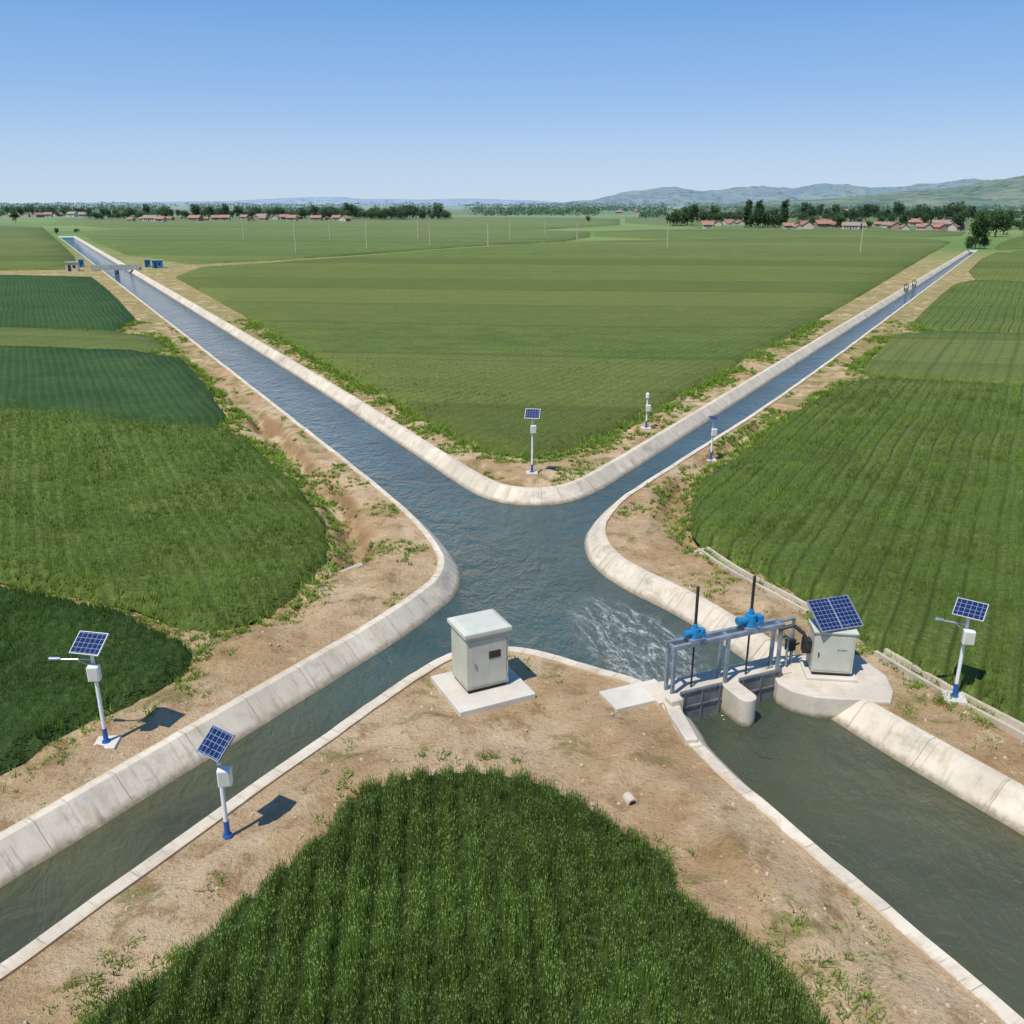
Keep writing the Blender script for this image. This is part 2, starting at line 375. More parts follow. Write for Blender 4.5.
CM={'A':mat_crop('crop_light',(.165,.240,.052),(.220,.285,.075),angUR,.9,0,22,math.radians(84),.3),
    'A2':mat_crop('crop_pale',(.165,.25,.058),(.22,.295,.082),angUR,1.2,3,15,math.radians(80),.3,.35),
    'dk':mat_crop('crop_dark',(.065,.145,.042),(.095,.175,.052),angUL,.6,1.2,0,0,.25,.25),
    'B':mat_crop('crop_mid',(.160,.240,.048),(.215,.285,.068),angUL,.5,1.1,0,0,.3,.35),
    'C':mat_crop('crop_rows',(.155,.235,.048),(.210,.275,.070),angUR,.45,.98,0,0,.4,.95),
    'D':mat_crop('crop_dense',(.075,.135,.035),(.105,.165,.045),.05,.5,0,0,0,.4),
    'D2':mat_crop('crop_front',(.080,.140,.034),(.11,.17,.046),.05,.55,0,0,0,.8)}
DITCH=[np.array([W(*p) for p in [(120,290),(180,343),(240,398),(292,452),(338,502),(356,540),(350,562)]]),
       np.array([W(*p) for p in [(870,345),(820,382),(760,426),(705,462),(672,495),(672,524),(700,545)]])]
FLAT=[(W(484,688),1.7,2.6),(W(640,697),1.2,1.8),((10.1,24.8),2.0,2.8)]
def gz(P):
    P=np.asarray(P,float); de=np.min([dist(P,e) for e in EDGES],axis=0)
    near=P[:,1]<120
    z=np.zeros(len(P))
    if near.any():
        Q=P[near]; amp=sst(.15,1.6,de[near])
        zz=amp*(.24*vn(Q,.28,3)+.18*vn(Q,.9,9)+.12*vn(Q,2.6,5)+.12*np.exp(-((de[near]-1.4)/.9)**2))
        for d in DITCH:
            q=dist(Q,d); k=.80+.6*vn(Q,.45,21); zz-=sst(.3,1.2,de[near])*.8*np.clip(k,.1,1.4)*np.exp(-(q/.65)**2)
        for kf in F:
            pf=F[kf]['poly']
            if pf[:,1].min()<110:
                ins=pip(Q,pf); zz[ins]=np.minimum(zz[ins],.03)-.02
        for (cx,cy),r0,r1 in FLAT: zz*=sst(r0,r1,np.hypot(Q[:,0]-cx,Q[:,1]-cy))
        z[near]=zz
    return z
g=[]
def jit(x0,x1,y0,y1,s):
    X,Y=np.meshgrid(np.arange(x0,x1,s),np.arange(y0,y1,s)); p=np.c_[X.ravel(),Y.ravel()]; return p+rng.uniform(-.35,.35,p.shape)*s
p=jit(-34,34,4,64,.33); de=np.min([dist(p,e) for e in EDGES],axis=0); p=p[(de<5.6)&(de>.25)]; 
D=F['D']['poly']; p=p[~(pip(p,D)&(dist(p,D,True)>1))]
g.append(p)
p2=jit(-110,110,-20,150,2.5); de2=np.min([dist(p2,e) for e in EDGES],axis=0); 
keep=~((np.abs(p2[:,0])<34)&(p2[:,1]>4)&(p2[:,1]<64)&(de2<5.8)); g.append(p2[keep&(de2>1.0)])
p3=jit(-900,900,150,900,40); g.append(p3[np.min([dist(p3,e) for e in EDGES],axis=0)>6])
p4=jit(-7000,7000,900,9000,500); g.append(p4)
OUT=np.array([(-9000,-60),(9000,-60),(9000,12000),(-9000,12000)],float)
gp=np.vstack(g); inh=pip(gp,HOLE); gp=gp[~inh]
nH=len(HOLE)
allp=np.vstack([HOLE,OUT,gp]); ed=[(i,(i+1)%nH) for i in range(nH)]+[(nH+i,nH+(i+1)%4) for i in range(4)]
V,Fc=cdt(allp,ed); cen=V[Fc].mean(1); ins=pip(cen,HOLE)
zz=gz(V); zz[np.min([dist(V,e) for e in EDGES],axis=0)<.02]=0
me=npmesh('ground',np.c_[V,zz],Fc[~ins],M['dirt'],smooth=True); ground=obj('ground',me,kind='structure')
print('ground',len(V),time.time()-T0)
def sub(fa,z):
    u,inv=np.unique(fa.ravel(),return_inverse=True); return np.c_[V[u],np.full(len(u),z)],inv.reshape(-1,3)
co,tr=sub(Fc[ins],WL); obj('water',npmesh('water',co,tr,M['water'],smooth=True),kind='structure')
co,tr=sub(Fc[ins],-1.9); obj('canal_bed',npmesh('canal_bed',co,tr,M['dirt']),kind='structure')
# ------------------------------------------------------------- canal lining
def lining(P,side,top=.18):
    d=np.gradient(P,axis=0); d/=np.linalg.norm(d,axis=1)[:,None]; nrm=np.c_[-d[:,1],d[:,0]]*side
    prof=[(-.10,-.25),(-.10,.06),(top,.06),(top+.66,WL),(1.75,-1.7)]
    arc=np.r_[0,np.cumsum(np.linalg.norm(np.diff(P,axis=0),axis=1))]
    vs=[];fs=[];uv=[]; k=len(prof); cum=[-.3,-.28,0,1.0,2.5]
    for i,(p,nn) in enumerate(zip(P,nrm)):
        wob=.04*mnoise.noise((p[0]*.5,p[1]*.5,4.0))+.02*mnoise.noise((p[0]*1.9,p[1]*1.9,4.0))
        for j,(o,z) in enumerate(prof):
            q=p+nn*(o+(wob if j>0 else 0)); vs.append((q[0],q[1],z+(wob*.6 if j in(1,2) else 0))); uv.append((arc[i],cum[j]))
    for i in range(len(P)-1):
        for j in range(k-1):
            a=i*k+j; f=(a,a+1,a+k+1,a+k); fs.append(f if side<0 else f[::-1])
    me=bpy.data.meshes.new('canal_lining'); me.from_pydata(vs,[],fs); me.materials.append(M['lining'])
    u=me.uv_layers.new(name='UVMap')
    for l in me.loops: u.data[l.index].uv=uv[l.vertex_index]
    me.update(); return obj('canal_lining',me,kind='structure')
lining(PA,-1); lining(PB,1); lining(PC,-1); lining(PD,1,.26)
# ------------------------------------------------------------- crops
def tuftmesh(name,P,k,h,w,spread,c_lo,c_hi,mat,ear=None,lean=.35,base=0.0,hs=None,br0=None,dk=.6):
    N=len(P); n=N*k; B=np.repeat(P,k,axis=0).astype(float); 
    a=rng.uniform(0,2*np.pi,n); r=spread*np.sqrt(rng.uniform(0,1,n)); B[:,0]+=r*np.cos(a); B[:,1]+=r*np.sin(a); 
    t=rng.uniform(0,np.pi,n); H=h*rng.uniform(.6,1.15,n); 
    if hs is not None: H*=np.repeat(hs,k)
    if np.ndim(w): w=np.repeat(w,k)
    dx=np.cos(t)*w/2; dy=np.sin(t)*w/2
    la=rng.uniform(0,2*np.pi,n); L=H*lean*rng.uniform(.1,1,n)
    tip=B+np.c_[L*np.cos(la),L*np.sin(la),H]
    lo=B+np.c_[dx,dy,np.full(n,-base)]; ro=B-np.c_[dx,dy,np.full(n,base)]
    br=np.repeat(rng.uniform(.85,1.12,N),k)*rng.uniform(.9,1.1,n)
    if br0 is not None: br*=np.repeat(br0,k)
    mixf=np.clip(np.repeat(rng.uniform(0,1,N),k),0,1)[:,None]
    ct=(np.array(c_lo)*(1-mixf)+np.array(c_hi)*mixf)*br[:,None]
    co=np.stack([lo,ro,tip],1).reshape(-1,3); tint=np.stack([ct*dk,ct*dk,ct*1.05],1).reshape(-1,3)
    tr=np.arange(n*3).reshape(-1,3)
    if ear is not None:
        m=rng.uniform(0,1,n)<ear[0]; e=tip[m]; q=len(e); th=rng.uniform(0,np.pi,q); ew=ear[1]/2; eh=ear[2]
        A=e+np.c_[np.cos(th)*ew,np.sin(th)*ew,np.zeros(q)]; Bq=e-np.c_[np.cos(th)*ew,np.sin(th)*ew,np.zeros(q)]
        up=e+np.c_[rng.uniform(-.03,.03,(q,2)),np.full(q,eh)]; dn=e-np.c_[np.zeros((q,2)),np.full(q,eh*.8)]
        c0=len(co); co=np.vstack([co,np.stack([A,Bq,up,dn],1).reshape(-1,3)])
        ec=np.array(ear[3])*(br[m])[:,None]*rng.uniform(.8,1.2,q)[:,None]; tint=np.vstack([tint,np.repeat(ec,4,axis=0)])
        i=c0+4*np.arange(q); tr=np.vstack([tr,np.c_[i,i+1,i+2],np.c_[i,i+1,i+3]])
    return npmesh(name,co,tr,mat,np.clip(tint,0,1))
def canopy(k):
    f=F[k]; P=f['poly']; n=len(P); xs0,ys0=P.min(0); xs1,ys1=P.max(0)
    d=np.roll(P,-1,0)-np.roll(P,1,0); d/=np.linalg.norm(d,axis=1)[:,None]
    area=np.sum(P[:,0]*np.roll(P[:,1],-1)-np.roll(P[:,0],-1)*P[:,1]); sg=1 if area>0 else -1
    ring=P+np.c_[-d[:,1],d[:,0]]*sg*.4
    y=ys0; pts=[]
    while y<ys1:
        st=max(.8,.04*y) if f.get('tuft') else max(2.5,.05*y)
        xs=np.arange(xs0,xs1,st); pts.append(np.c_[xs+rng.uniform(-.3,.3,len(xs))*st,y+rng.uniform(-.3,.3,len(xs))*st]); y+=st
    I=np.vstack(pts)
    I=I[(np.abs(I[:,0])<I[:,1]*1.3+25)]
    I=np.vstack([ring,I]); m=pip(I,P); I=I[m]; I=I[dist(I,P,True)>.3]
    V,T=cdt(np.vstack([P,I]),[(i,(i+1)%n) for i in range(n)]); T=T[pip(V[T].mean(1),P)]
    dd=dist(V,P,True); base=f['h']*(.8 if f.get('tuft') else .95)
    z=np.where(dd<.05,-.06,base*sst(0,.40,dd))
    if ys0<150: z+=np.where(dd>.2,.09*vn(V,.5,2)+.06*vn(V,1.7,8),0)
    me=npmesh('crop_field',np.c_[V,z],T,CM[f['m']],smooth=True)
    lb={'A':'light green wheat field in strips','A2':'pale green strip of wheat','dk':'dark green crop parcel','B':'mid green wheat field beside a canal','C':'green wheat field drilled in straight rows','D':'dense dark green wheat stand','D2':'dense upright green wheat on dry earth'}[f['m']]
    return obj('crop_field',me,kind='stuff',label=lb)
for k in F: F[k]['obj']=canopy(k)
print('canopy',time.time()-T0)
def sample(poly,density,ymax=999,ymin=-99):
    x0,y0=poly.min(0); x1,y1=poly.max(0); y1=min(y1,ymax); y0=max(y0,ymin)
    x0=max(x0,-.66*y1-6); x1=min(x1,.66*y1+6)
    n=int((x1-x0)*(y1-y0)*density); p=np.c_[rng.uniform(x0,x1,n),rng.uniform(y0,y1,n)]
    p=p[np.abs(p[:,0])<p[:,1]*.66+6]; return p[pip(p,poly)]
def rowd(p,ang,per):
    r=p[:,0]*math.cos(ang)+p[:,1]*math.sin(ang)+(vn(p,.06,1)+.5)*.5; fr=np.mod(r/per,1); return np.minimum(fr,1-fr)
# foreground stand: drilled rows of upright wheat
p=sample(F['D']['poly'],260,40,9.5); rd=rowd(p,.05,.62)+.05*vn(p,1.3,8); p=p[(rd>.15)|(rng.uniform(0,1,len(p))<.15)]
edge=dist(p,F['D']['poly'],True); p=p[(edge>.25)|(rng.uniform(0,1,len(p))<.6)]; edge=dist(p,F['D']['poly'],True)
cl=vn(p,2.2,14); rd=rowd(p,.05,.62)
hs=(.55+.45*sst(0,.9,edge))*(1+.22*vn(p,.8,6)+.32*cl)*(.78+.55*rd)
P3=np.c_[p,.34*sst(0,.45,edge)]
print('D',len(p))
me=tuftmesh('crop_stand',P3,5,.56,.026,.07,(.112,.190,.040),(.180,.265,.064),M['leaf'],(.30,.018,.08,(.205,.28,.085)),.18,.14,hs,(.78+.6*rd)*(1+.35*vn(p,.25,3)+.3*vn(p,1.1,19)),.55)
obj('crop_stand',me,F['D']['obj'])
for k,den,y1,c1,c2,per,ang in [('B1',60,78,(.175,.265,.052),(.24,.315,.072),.6,angUL),('B0',100,45,(.085,.165,.036),(.125,.21,.047),.5,angUL),('C1',66,88,(.175,.262,.053),(.235,.31,.070),.62,angUR),('A1',26,105,(.195,.28,.060),(.255,.325,.085),.9,angUR)]:
    p=sample(F[k]['poly'],den,y1); th=rng.uniform(0,1,len(p))<np.clip((24/p[:,1])**1.3,.10,1)*(1-sst(y1*.62,y1,p[:,1])*(.97 if k=='A1' else .5)); p=p[th]
    if k=='C1':
        q=rowd(p,ang,.98)+.11*vn(p,1.2,3)+.07*vn(p,.25,8); p=p[(q>.17)|(rng.uniform(0,1,len(p))<.12)]
    else:
        q=rowd(p,ang,1.1 if k=='B1' else per); p=p[(q>.14)|(rng.uniform(0,1,len(p))<.45)]
    edge=dist(p,F[k]['poly'],True); w=.030*np.clip(p[:,1]/22,1,3.0)
    hs=(.6+.4*sst(0,.9,edge))*(1+.2*vn(p,.6,6)+.25*vn(p,1.8,3)); P3=np.c_[p,.42*sst(0,.4,edge)]
    if k=='A1': hs*=.6
    print(k,len(p))
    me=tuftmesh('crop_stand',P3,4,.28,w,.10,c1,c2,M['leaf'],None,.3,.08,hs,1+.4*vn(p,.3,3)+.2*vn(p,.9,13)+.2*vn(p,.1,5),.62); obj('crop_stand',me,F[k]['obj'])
print('crops',time.time()-T0)
# ------------------------------------------------------------- weeds, stones
n=230000; q=np.c_[rng.uniform(-60,60,n),9+rng.uniform(0,1,n)**1.4*105]; q=q[np.abs(q[:,0])<q[:,1]*.62+4]
q=q[~pip(q,HOLE)]; de=np.min([dist(q,e) for e in EDGES],axis=0); q=q[(de>.2)&(de<14)]
for (cx,cy),r0,r1 in FLAT: q=q[np.hypot(q[:,0]-cx,q[:,1]-cy)>r0]
fd=np.full(len(q),99.0); inf=np.zeros(len(q),bool)
for k in F:
    P=F[k]['poly']
    if P[:,1].min()<115: fd=np.minimum(fd,dist(q,P,True)); inf|=pip(q,P)
nz=vn(q,.35,31)*1.2+.6*vn(q,1.5,7)+.6*vn(q,4.5,17)
far_=q[:,1]>42
acc=(~inf)&((nz>np.where(q[:,1]<34,.36,.40))|((fd<1.2)&(nz>-.1))|((fd<.6)&(q[:,1]>24)&(nz>-.5))|(far_&(fd<2.0)&(nz>-.3)&(rng.uniform(0,1,len(q))<.75)))
w_=q[acc]; zz=gz(w_); fdw=fd[acc]
sc=np.where(fdw<.9,1.6,.9)*rng.uniform(.4,1.5,len(w_))*np.clip(w_[:,1]/32,1,1.7)
print('weeds',len(w_))
me=tuftmesh('weeds',np.c_[w_,zz],9,.11,.046*np.clip(w_[:,1]/25,.7,2.4),.13,(.17,.27,.043),(.29,.41,.08),M['leaf'],None,1.5,.02,sc)
obj('weeds',me,kind='stuff',label='low green weeds on dry canal banks')
n=8000; q=np.c_[rng.uniform(-22,22,n),9+rng.uniform(0,1,n)**1.3*45]; q=q[~pip(q,HOLE)]; de=np.min([dist(q,e) for e in EDGES],axis=0); q=q[(de>.2)&(de<7)]
zz=gz(q); mb=MB()
for (x,y),z in zip(q,zz):
    s=.018+.05*rng.uniform()**4; a=rng.uniform(0,6.3)
    vs=[(x+s*math.cos(a+i*1.57)*rng.uniform(.7,1.2),y+s*math.sin(a+i*1.57)*rng.uniform(.7,1.2),z-.01) for i in range(4)]
    vs+=[(x+.6*(v[0]-x),y+.6*(v[1]-y),z+s*.7) for v in vs]
    mb.add(vs,[(4,5,6,7),(0,1,5,4),(1,2,6,5),(2,3,7,6),(3,0,4,7)])
obj('pebbles',mb.mesh('pebbles',M['stone']),kind='stuff',label='small stones and clods on dry earth')
print('weeds done',time.time()-T0)
# ------------------------------------------------------------- solar monitoring posts
def panel_part(par,w,h,loc,yaw,tilt,cols=1):
    o=obj('solar_panel',MB().box(0,0,-.015,w,h,.03).mesh('solar_panel',M['cells']),par,loc,(tilt,0,yaw))
    fr=MB(); t=.022
    fr.box(0,h/2+t/2,-.022,w+2*t,t,.046).box(0,-h/2-t/2,-.022,w+2*t,t,.046).box(w/2+t/2,0,-.022,t,h,.046).box(-w/2-t/2,0,-.022,t,h,.046)
    for i in range(1,cols): fr.box(-w/2+w*i/cols,0,.017,.05,h-.002,.008)
    obj('panel_frame',fr.mesh('panel_frame',M['alu']),o)
    return o
def station(px,py,H,rotz,label,arm=0,yaw=0,tilt=.75,pw=.85,ph=.58,pan=True,slab=True,bx=.05):
    x,y=W(px,py); z=float(gz([(x,y)])[0])
    t=thing('monitoring_post',(x,y,z),label,'monitoring post',rotz,'solar water monitoring posts along the canals')
    if slab: obj('base_slab',MB().box(0,0,-.2,.62,.62,.26).mesh('base_slab',M['pad']),t,bevel=.02)
    z0=.06
    obj('post',MB().cyl((0,0,z0+.4),(0,0,H+.08),.055,.045).mesh('post',M['white']),t)
    obj('post_sleeve',MB().cyl((0,0,z0+.02),(0,0,z0+.42),.066,.064).cyl((0,0,z0+.0),(0,0,z0+.05),.12,.10).mesh('post_sleeve',M['blue']),t)
    b=obj('equipment_box',MB().box(bx,-.17,H-.85,.30,.20,.42).mesh('equipment_box',M['white']),t,bevel=.015)
    obj('door',MB().box(bx,-.277,H-.82,.24,.012,.36).mesh('door',M['lid']),b)
    obj('bracket',MB().box(0,-.058,H-.84,.06,.03,.4).mesh('bracket',M['dark']),t)
    if pan:
        obj('panel_bracket',MB().box(0,-.04,H+.05,.24,.16,.06).mesh('panel_bracket',M['dark']),t)
        panel_part(t,pw,ph,(0,-.04,H+.16),yaw,tilt)
    else:
        obj('sensor_head',MB().cyl((0,0,H),(0,0,H+.28),.12,.12).cyl((0,0,H+.28),(0,0,H+.34),.12,.04).mesh('sensor_head',M['white']),t,bevel=.01)
    if arm:
        a=arm
        obj('sensor_arm',MB().cyl((0,0,H-.32),(a*.95,0,H-.28),.025).cyl((0,0,H-.55),(a*.45,0,H-.3),.014).mesh('sensor_arm',M['alu']),t)
        obj('radar_sensor',MB().cyl((a*.80,0,H-.265),(a*1.08,0,H-.255),.045,.055).mesh('radar_sensor',M['steel']),t)
    return t
station(107,745,2.9,.1,'white solar post with sensor arm on concrete slab',arm=-1,yaw=-.3,tilt=.6,pw=.8,ph=.62)
station(228,838,2.42,.15,'white solar post with blue foot beside concrete lining',yaw=-.75,tilt=.7,pw=.7,ph=.62,slab=False,bx=.13)
station(953,703,2.72,-.25,'white solar post with sensor arm by crop edge',arm=-.8,yaw=-.4,tilt=.6,pw=.78,ph=.56)
station(532,477,3.1,0,'slim white solar post on bare wedge of earth',yaw=-.15,tilt=.7,pw=.75,ph=.6)
station(646,430,2.0,0,'short white sensor post beside narrow canal',pan=False)
station(711,455,2.35,0,'white sensor post with small panel by narrow canal',yaw=.4,tilt=.5,pw=.5,ph=.4)
# ------------------------------------------------------------- control cabinet on pad
rz=math.radians(26)
x,y=W(484,688)
pad=thing('concrete_pad',(x-.05,y-.1,0),'square pale concrete pad on dry earth','concrete pad',rz)
obj('slab',MB().box(0,0,-.25,2.45,2.35,.43).mesh('slab',M['pad']),pad,bevel=.02)
cab=thing('control_cabinet',(x-.12,y+.1,.18),'pale grey metal control cabinet on concrete pad','control cabinet',rz)
w,d,h=1.36,1.18,1.78
obj('plinth',MB().box(0,0,0,w-.12,d-.12,.12).mesh('plinth',M['dark']),cab)
obj('body',MB().box(0,0,.12,w,d,h-.04).mesh('body',M['cab']),cab,bevel=.02)
obj('lid',MB().box(0,0,h+.08,w+.18,d+.18,.13).box(0,0,h+.21,w+.18,d+.18,.07,None,.8).mesh('lid',M['lid']),cab,bevel=.015)
dr=obj('door',MB().box(.02,-d/2-.008,.22,w-.2,.016,h-.29).mesh('door',M['cab']),cab,bevel=.004)
wi=obj('window',MB().box(.22,-d/2-.024,1.05,.38,.016,.24).mesh('window',M['glass']),dr,bevel=.01)
obj('handle',MB().box(-.42,-d/2-.034,.85,.035,.035,.16).mesh('handle',M['steel']),dr)
for zc in(.4,.95,1.5): obj('hinge',MB().cyl((w/2-.07,-d/2-.016,zc),(w/2-.07,-d/2-.016,zc+.10),.014).mesh('hinge',M['steel']),dr)
# ------------------------------------------------------------- sluice gate
G=Vector((4.70,23.75,0)); ga=math.atan2(1.5,3.55)
sl=thing('sluice_gate',tuple(G),'two bay steel sluice gate with blue actuators over canal','sluice gate',ga)
L=3.85; HT=1.62; DY=.17
for xx in(0.0,L*.49,L):
    for yy in(-DY,DY):
        obj('post',MB().box(xx,yy,.14,.10,.10,HT-.14).mesh('post',M['steel']),sl,bevel=.006)
for yy in(-DY,DY): obj('top_beam',MB().box(L/2,yy,HT,L+.16,.12,.14).mesh('top_beam',M['steel']),sl,bevel=.008)
for xx in(0,L*.49,L): obj('cross_beam',MB().box(xx,0,HT+.01,.09,DY*2-.13,.10).mesh('cross_beam',M['steel']),sl)
ps=[(-.60,-.42),(L+.4,-.42),(L+.4,.65),(-.60,.65)]
obj('deck',MB().prism(ps,-.14,.14).mesh('deck',M['conc']),sl,bevel=.02)
obj('abutment',MB().box(-.22,-.62,-1.8,.42,.38,2.16).mesh('abutment',M['conc']),sl,bevel=.03)
def leafp(x0,x1):
    m=MB().box((x0+x1)/2,-.45,-1.3,x1-x0,.05,1.66)
    m.box((x0+x1)/2,-.485,.30,x1-x0-.06,.06,.05).box((x0+x1)/2,-.485,-.2,x1-x0-.06,.06,.05)
    for k in range(3): m.box(x0+.12+(x1-x0-.24)*k/2,-.485,-1.2,.05,.06,1.5)
    return m
for x0,x1 in((.10,1.58),(2.19,3.78)):
    obj('gate_leaf',leafp(x0,x1).mesh('gate_leaf',M['gate']),sl)
pr_=[(1.60,-.43),(1.60,-1.25)]+[(1.885+.285*math.cos(t),-1.25+.285*math.sin(t)) for t in np.linspace(math.pi,2*math.pi,13)[1:-1]]+[(2.17,-1.25),(2.17,-.43)]
obj('middle_pier',MB().prism(pr_,-1.8,.26).mesh('middle_pier',M['conc']),sl,bevel=.03)
for a,b in((1.885,.5),(0,.25)): obj('pier_base',MB().box(a,.1,-1.8,b,1.0,1.65).mesh('pier_base',M['conc']),sl)
for i,xx in enumerate((.78,2.78)):
    obj('stem_cover',MB().cyl((xx,0,HT+.45),(xx,0,HT+1.8),.045,.045).cyl((xx,0,HT+1.8),(xx,0,HT+1.84),.055,.03).mesh('stem_cover',M['dark']),sl)
    obj('screw_stem',MB().cyl((xx,-.0,.1),(xx,0,HT+.06),.03).mesh('screw_stem',M['dark']),sl)
    obj('actuator_support',MB().box(xx,0,HT+.14,.5,DY*2+.1,.06).mesh('actuator_support',M['steel']),sl)
    k_=1.0 if i==0 else 1.3; z1=HT+.20
    ac=obj('actuator',MB().cyl((xx,0,z1),(xx,0,z1+.30*k_),.15*k_,.13*k_,18).cyl((xx-.34*k_,0,z1+.17*k_),(xx+.05,0,z1+.17*k_),.085*k_,.085*k_,16).cyl((xx-.38*k_,0,z1+.17*k_),(xx-.30*k_,0,z1+.17*k_),.10*k_).box(xx+.22*k_,-.02,z1+.05,.16*k_,.20*k_,.20*k_).cyl((xx,.0,z1+.30*k_),(xx,0,z1+.44*k_),.07).mesh('actuator',M['lblue']),sl,bevel=.012)
    hw=MB(); cx,cy,cz=xx+.05,-.31*k_,z1+.17
    pr=[(cx+.14*math.cos(t),cy,cz+.14*math.sin(t)) for t in np.linspace(0,2*math.pi,15)]
    for a,b in zip(pr[:-1],pr[1:]): hw.cyl(a,b,.013,None,6)
    hw.cyl((cx,cy+.17,cz),(cx,cy-.02,cz),.02); hw.cyl(pr[0],pr[7],.01,None,6)
    obj('handwheel',hw.mesh('handwheel',M['lblue']),ac)
def tube(pts,r,name='cable_conduit',mat='dark',par=None):
    m=MB()
    for a,b in zip(pts[:-1],pts[1:]): m.cyl(a,b,r,None,10)
    obj(name,m.mesh(name,M[mat]),par or sl)
tube([(L+.05,.1,HT+.06),(L+.72,.12,HT+.06),(L+.76,.12,.14)],.055,mat='steel')
tube([(L-.1,-DY,HT-.05),(L+.30,-.35,HT+.10),(L+.52,-.62,HT-.12),(L+.55,-.80,1.05)],.06)
tube([(L+.05,-.1,HT-.42),(L+.42,-.05,HT-.42),(L+.42,-.05,.14)],.04,mat='steel')
tube([(L+.42,-.05,.75),(L+1.0,.1,.75)],.035)
obj('junction_box',MB().box(L+.62,0.05,.62,.28,.2,.38).mesh('junction_box',M['dark']),sl,bevel=.01)
ww=thing('wing_wall',(4.72,22.9,0),'low pale concrete wing wall stepping into canal','retaining wall')
poly=[(-.30,.95),(.16,.80),(.18,-.2),(.36,-1.7),(.02,-1.75),(-.24,-.35)]
obj('wall',MB().prism(poly,-1.8,.18).mesh('wall',M['conc']),ww,bevel=.03)
sb=thing('approach_slab',(*W(640,697),0),'flat concrete approach slab beside sluice gate','concrete slab',ga)
obj('slab',MB().box(-.10,.05,-.3,1.95,1.10,.42).mesh('slab',M['pad']),sb,bevel=.02)
# platform: faceted abutment that runs into the sloped lining
pc=thing('equipment_platform',(9.75,24.35,0),'curved concrete platform with low wall over canal','concrete platform')
pp=[(-1.45,1.8),(-1.6,.8),(-1.60,.05),(-1.30,-.45),(-.70,-.78),(0.0,-.90),(.6,-.92),(1.05,-1.05),(1.45,-1.05),(1.75,-.45),(1.9,.5),(1.5,1.9)]
if sum(pp[i][0]*pp[(i+1)%len(pp)][1]-pp[(i+1)%len(pp)][0]*pp[i][1] for i in range(len(pp)))<0: pp=pp[::-1]
obj('platform',MB().prism(pp,-1.8,.09).mesh('platform',M['conc']),pc,bevel=.04)
# powered cabinet
px_,py_=W(829,677)
c2=thing('solar_cabinet',(px_,py_+.15,.09),'pale metal cabinet carrying a tilted solar array','solar powered cabinet',-.12)
w2,d2,h2=1.22,.85,1.38
obj('footing',MB().box(0,0,.0,w2+.3,d2+.3,.09).mesh('footing',M['pad']),c2,bevel=.015)
obj('plinth',MB().box(0,0,.09,w2-.1,d2-.1,.11).mesh('plinth',M['dark']),c2)
obj('body',MB().box(0,0,.20,w2,d2,h2-.04).mesh('body',M['cab']),c2,bevel=.02)
obj('lid',MB().box(0,0,.16+h2,w2+.1,d2+.1,.06).mesh('lid',M['lid']),c2,bevel=.01)
d_=obj('door',MB().box(0,-d2/2-.008,.28,w2-.14,.016,h2-.22).mesh('door',M['cab']),c2,bevel=.004)
obj('handle',MB().box(-.45,-d2/2-.03,.75,.03,.03,.14).mesh('handle',M['dark']),d_)
for i,wd in enumerate((.05,.03,.06,.04)): obj('mark',MB().box(.12+i*.075,-d2/2-.019,.98,wd,.006,.03).mesh('mark',M['dark']),d_)
obj('side_box',MB().box(-w2/2-.15,-.05,.7,.26,.3,.45).mesh('side_box',M['dark']),c2,bevel=.02)
bz=.16+h2+.06
for a,b,c_ in((-.35,-.2,.16),(.35,-.2,.16),(-.35,.3,.5),(.35,.3,.5)): obj('panel_leg',MB().box(a,b,bz,.05,.05,c_).mesh('panel_leg',M['alu']),c2)
panel_part(c2,1.45,1.05,(0,.05,bz+.40),.42,.62,2)
# ------------------------------------------------------------- irrigation kerbs / ditches on the banks
def kerb(px,label,wd=.12,ht=.10,off=.15):
    P=dens(chaikin([W(*p) for p in px],2),lambda m:.7); d=np.gradient(P,axis=0); d/=np.linalg.norm(d,axis=1)[:,None]; nn=np.c_[-d[:,1],d[:,0]]
    Z=gz(P); Z=np.convolve(np.pad(Z,3,mode='edge'),np.ones(7)/7,'valid'); vs=[];fs=[]
    prof=[(-off-wd,-.5),(-off-wd,ht),(-off,ht),(-off+.03,-.08),(off-.03,-.08),(off,ht),(off+wd,ht),(off+wd,-.5)]; k=len(prof)
    for i,p in enumerate(P):
        zb=Z[i]+.07
        for a,z in prof: q=p+nn[i]*a; vs.append((q[0],q[1],zb+z))
    for i in range(len(P)-1):
        for j in range(k-1): a=i*k+j; fs.append((a,a+k,a+k+1,a+1))
    me=bpy.data.meshes.new('channel'); me.from_pydata(vs,[],fs); me.materials.append(M['kerb']); me.update()
    o=thing('field_channel',(0,0,0),label,'irrigation channel'); obj('channel',me,o); return o
kerb([(703,552),(735,572),(775,592),(812,613)],'narrow concrete field channel beside wheat rows')
kerb([(880,655),(935,688),(1024,735),(1150,800)],'narrow concrete field channel on bare earth bank')
def culvert(px,py,rot,label,ln=.2,r=.15,zo=-.03):
    x,y=W(px,py); cu=thing('culvert_pipe',(x,y,float(gz([(x,y)])[0])+zo),label,'pipe',rot)
    pi=MB(); q=r-.04
    for r0 in(r,q): pi.cyl((-ln,0,r*.7),(ln,0,r*.7),r0,r0,16,False)
    for xe in(-ln,ln):
        ri=[(xe,rr*math.cos(t),r*.7+rr*math.sin(t)) for rr in(r,q) for t in np.linspace(0,2*math.pi,17)[:-1]]
        pi.add(ri,[(i,(i+1)%16,16+(i+1)%16,16+i) for i in range(16)])
    obj('pipe',pi.mesh('pipe',M['kerb']),cu)
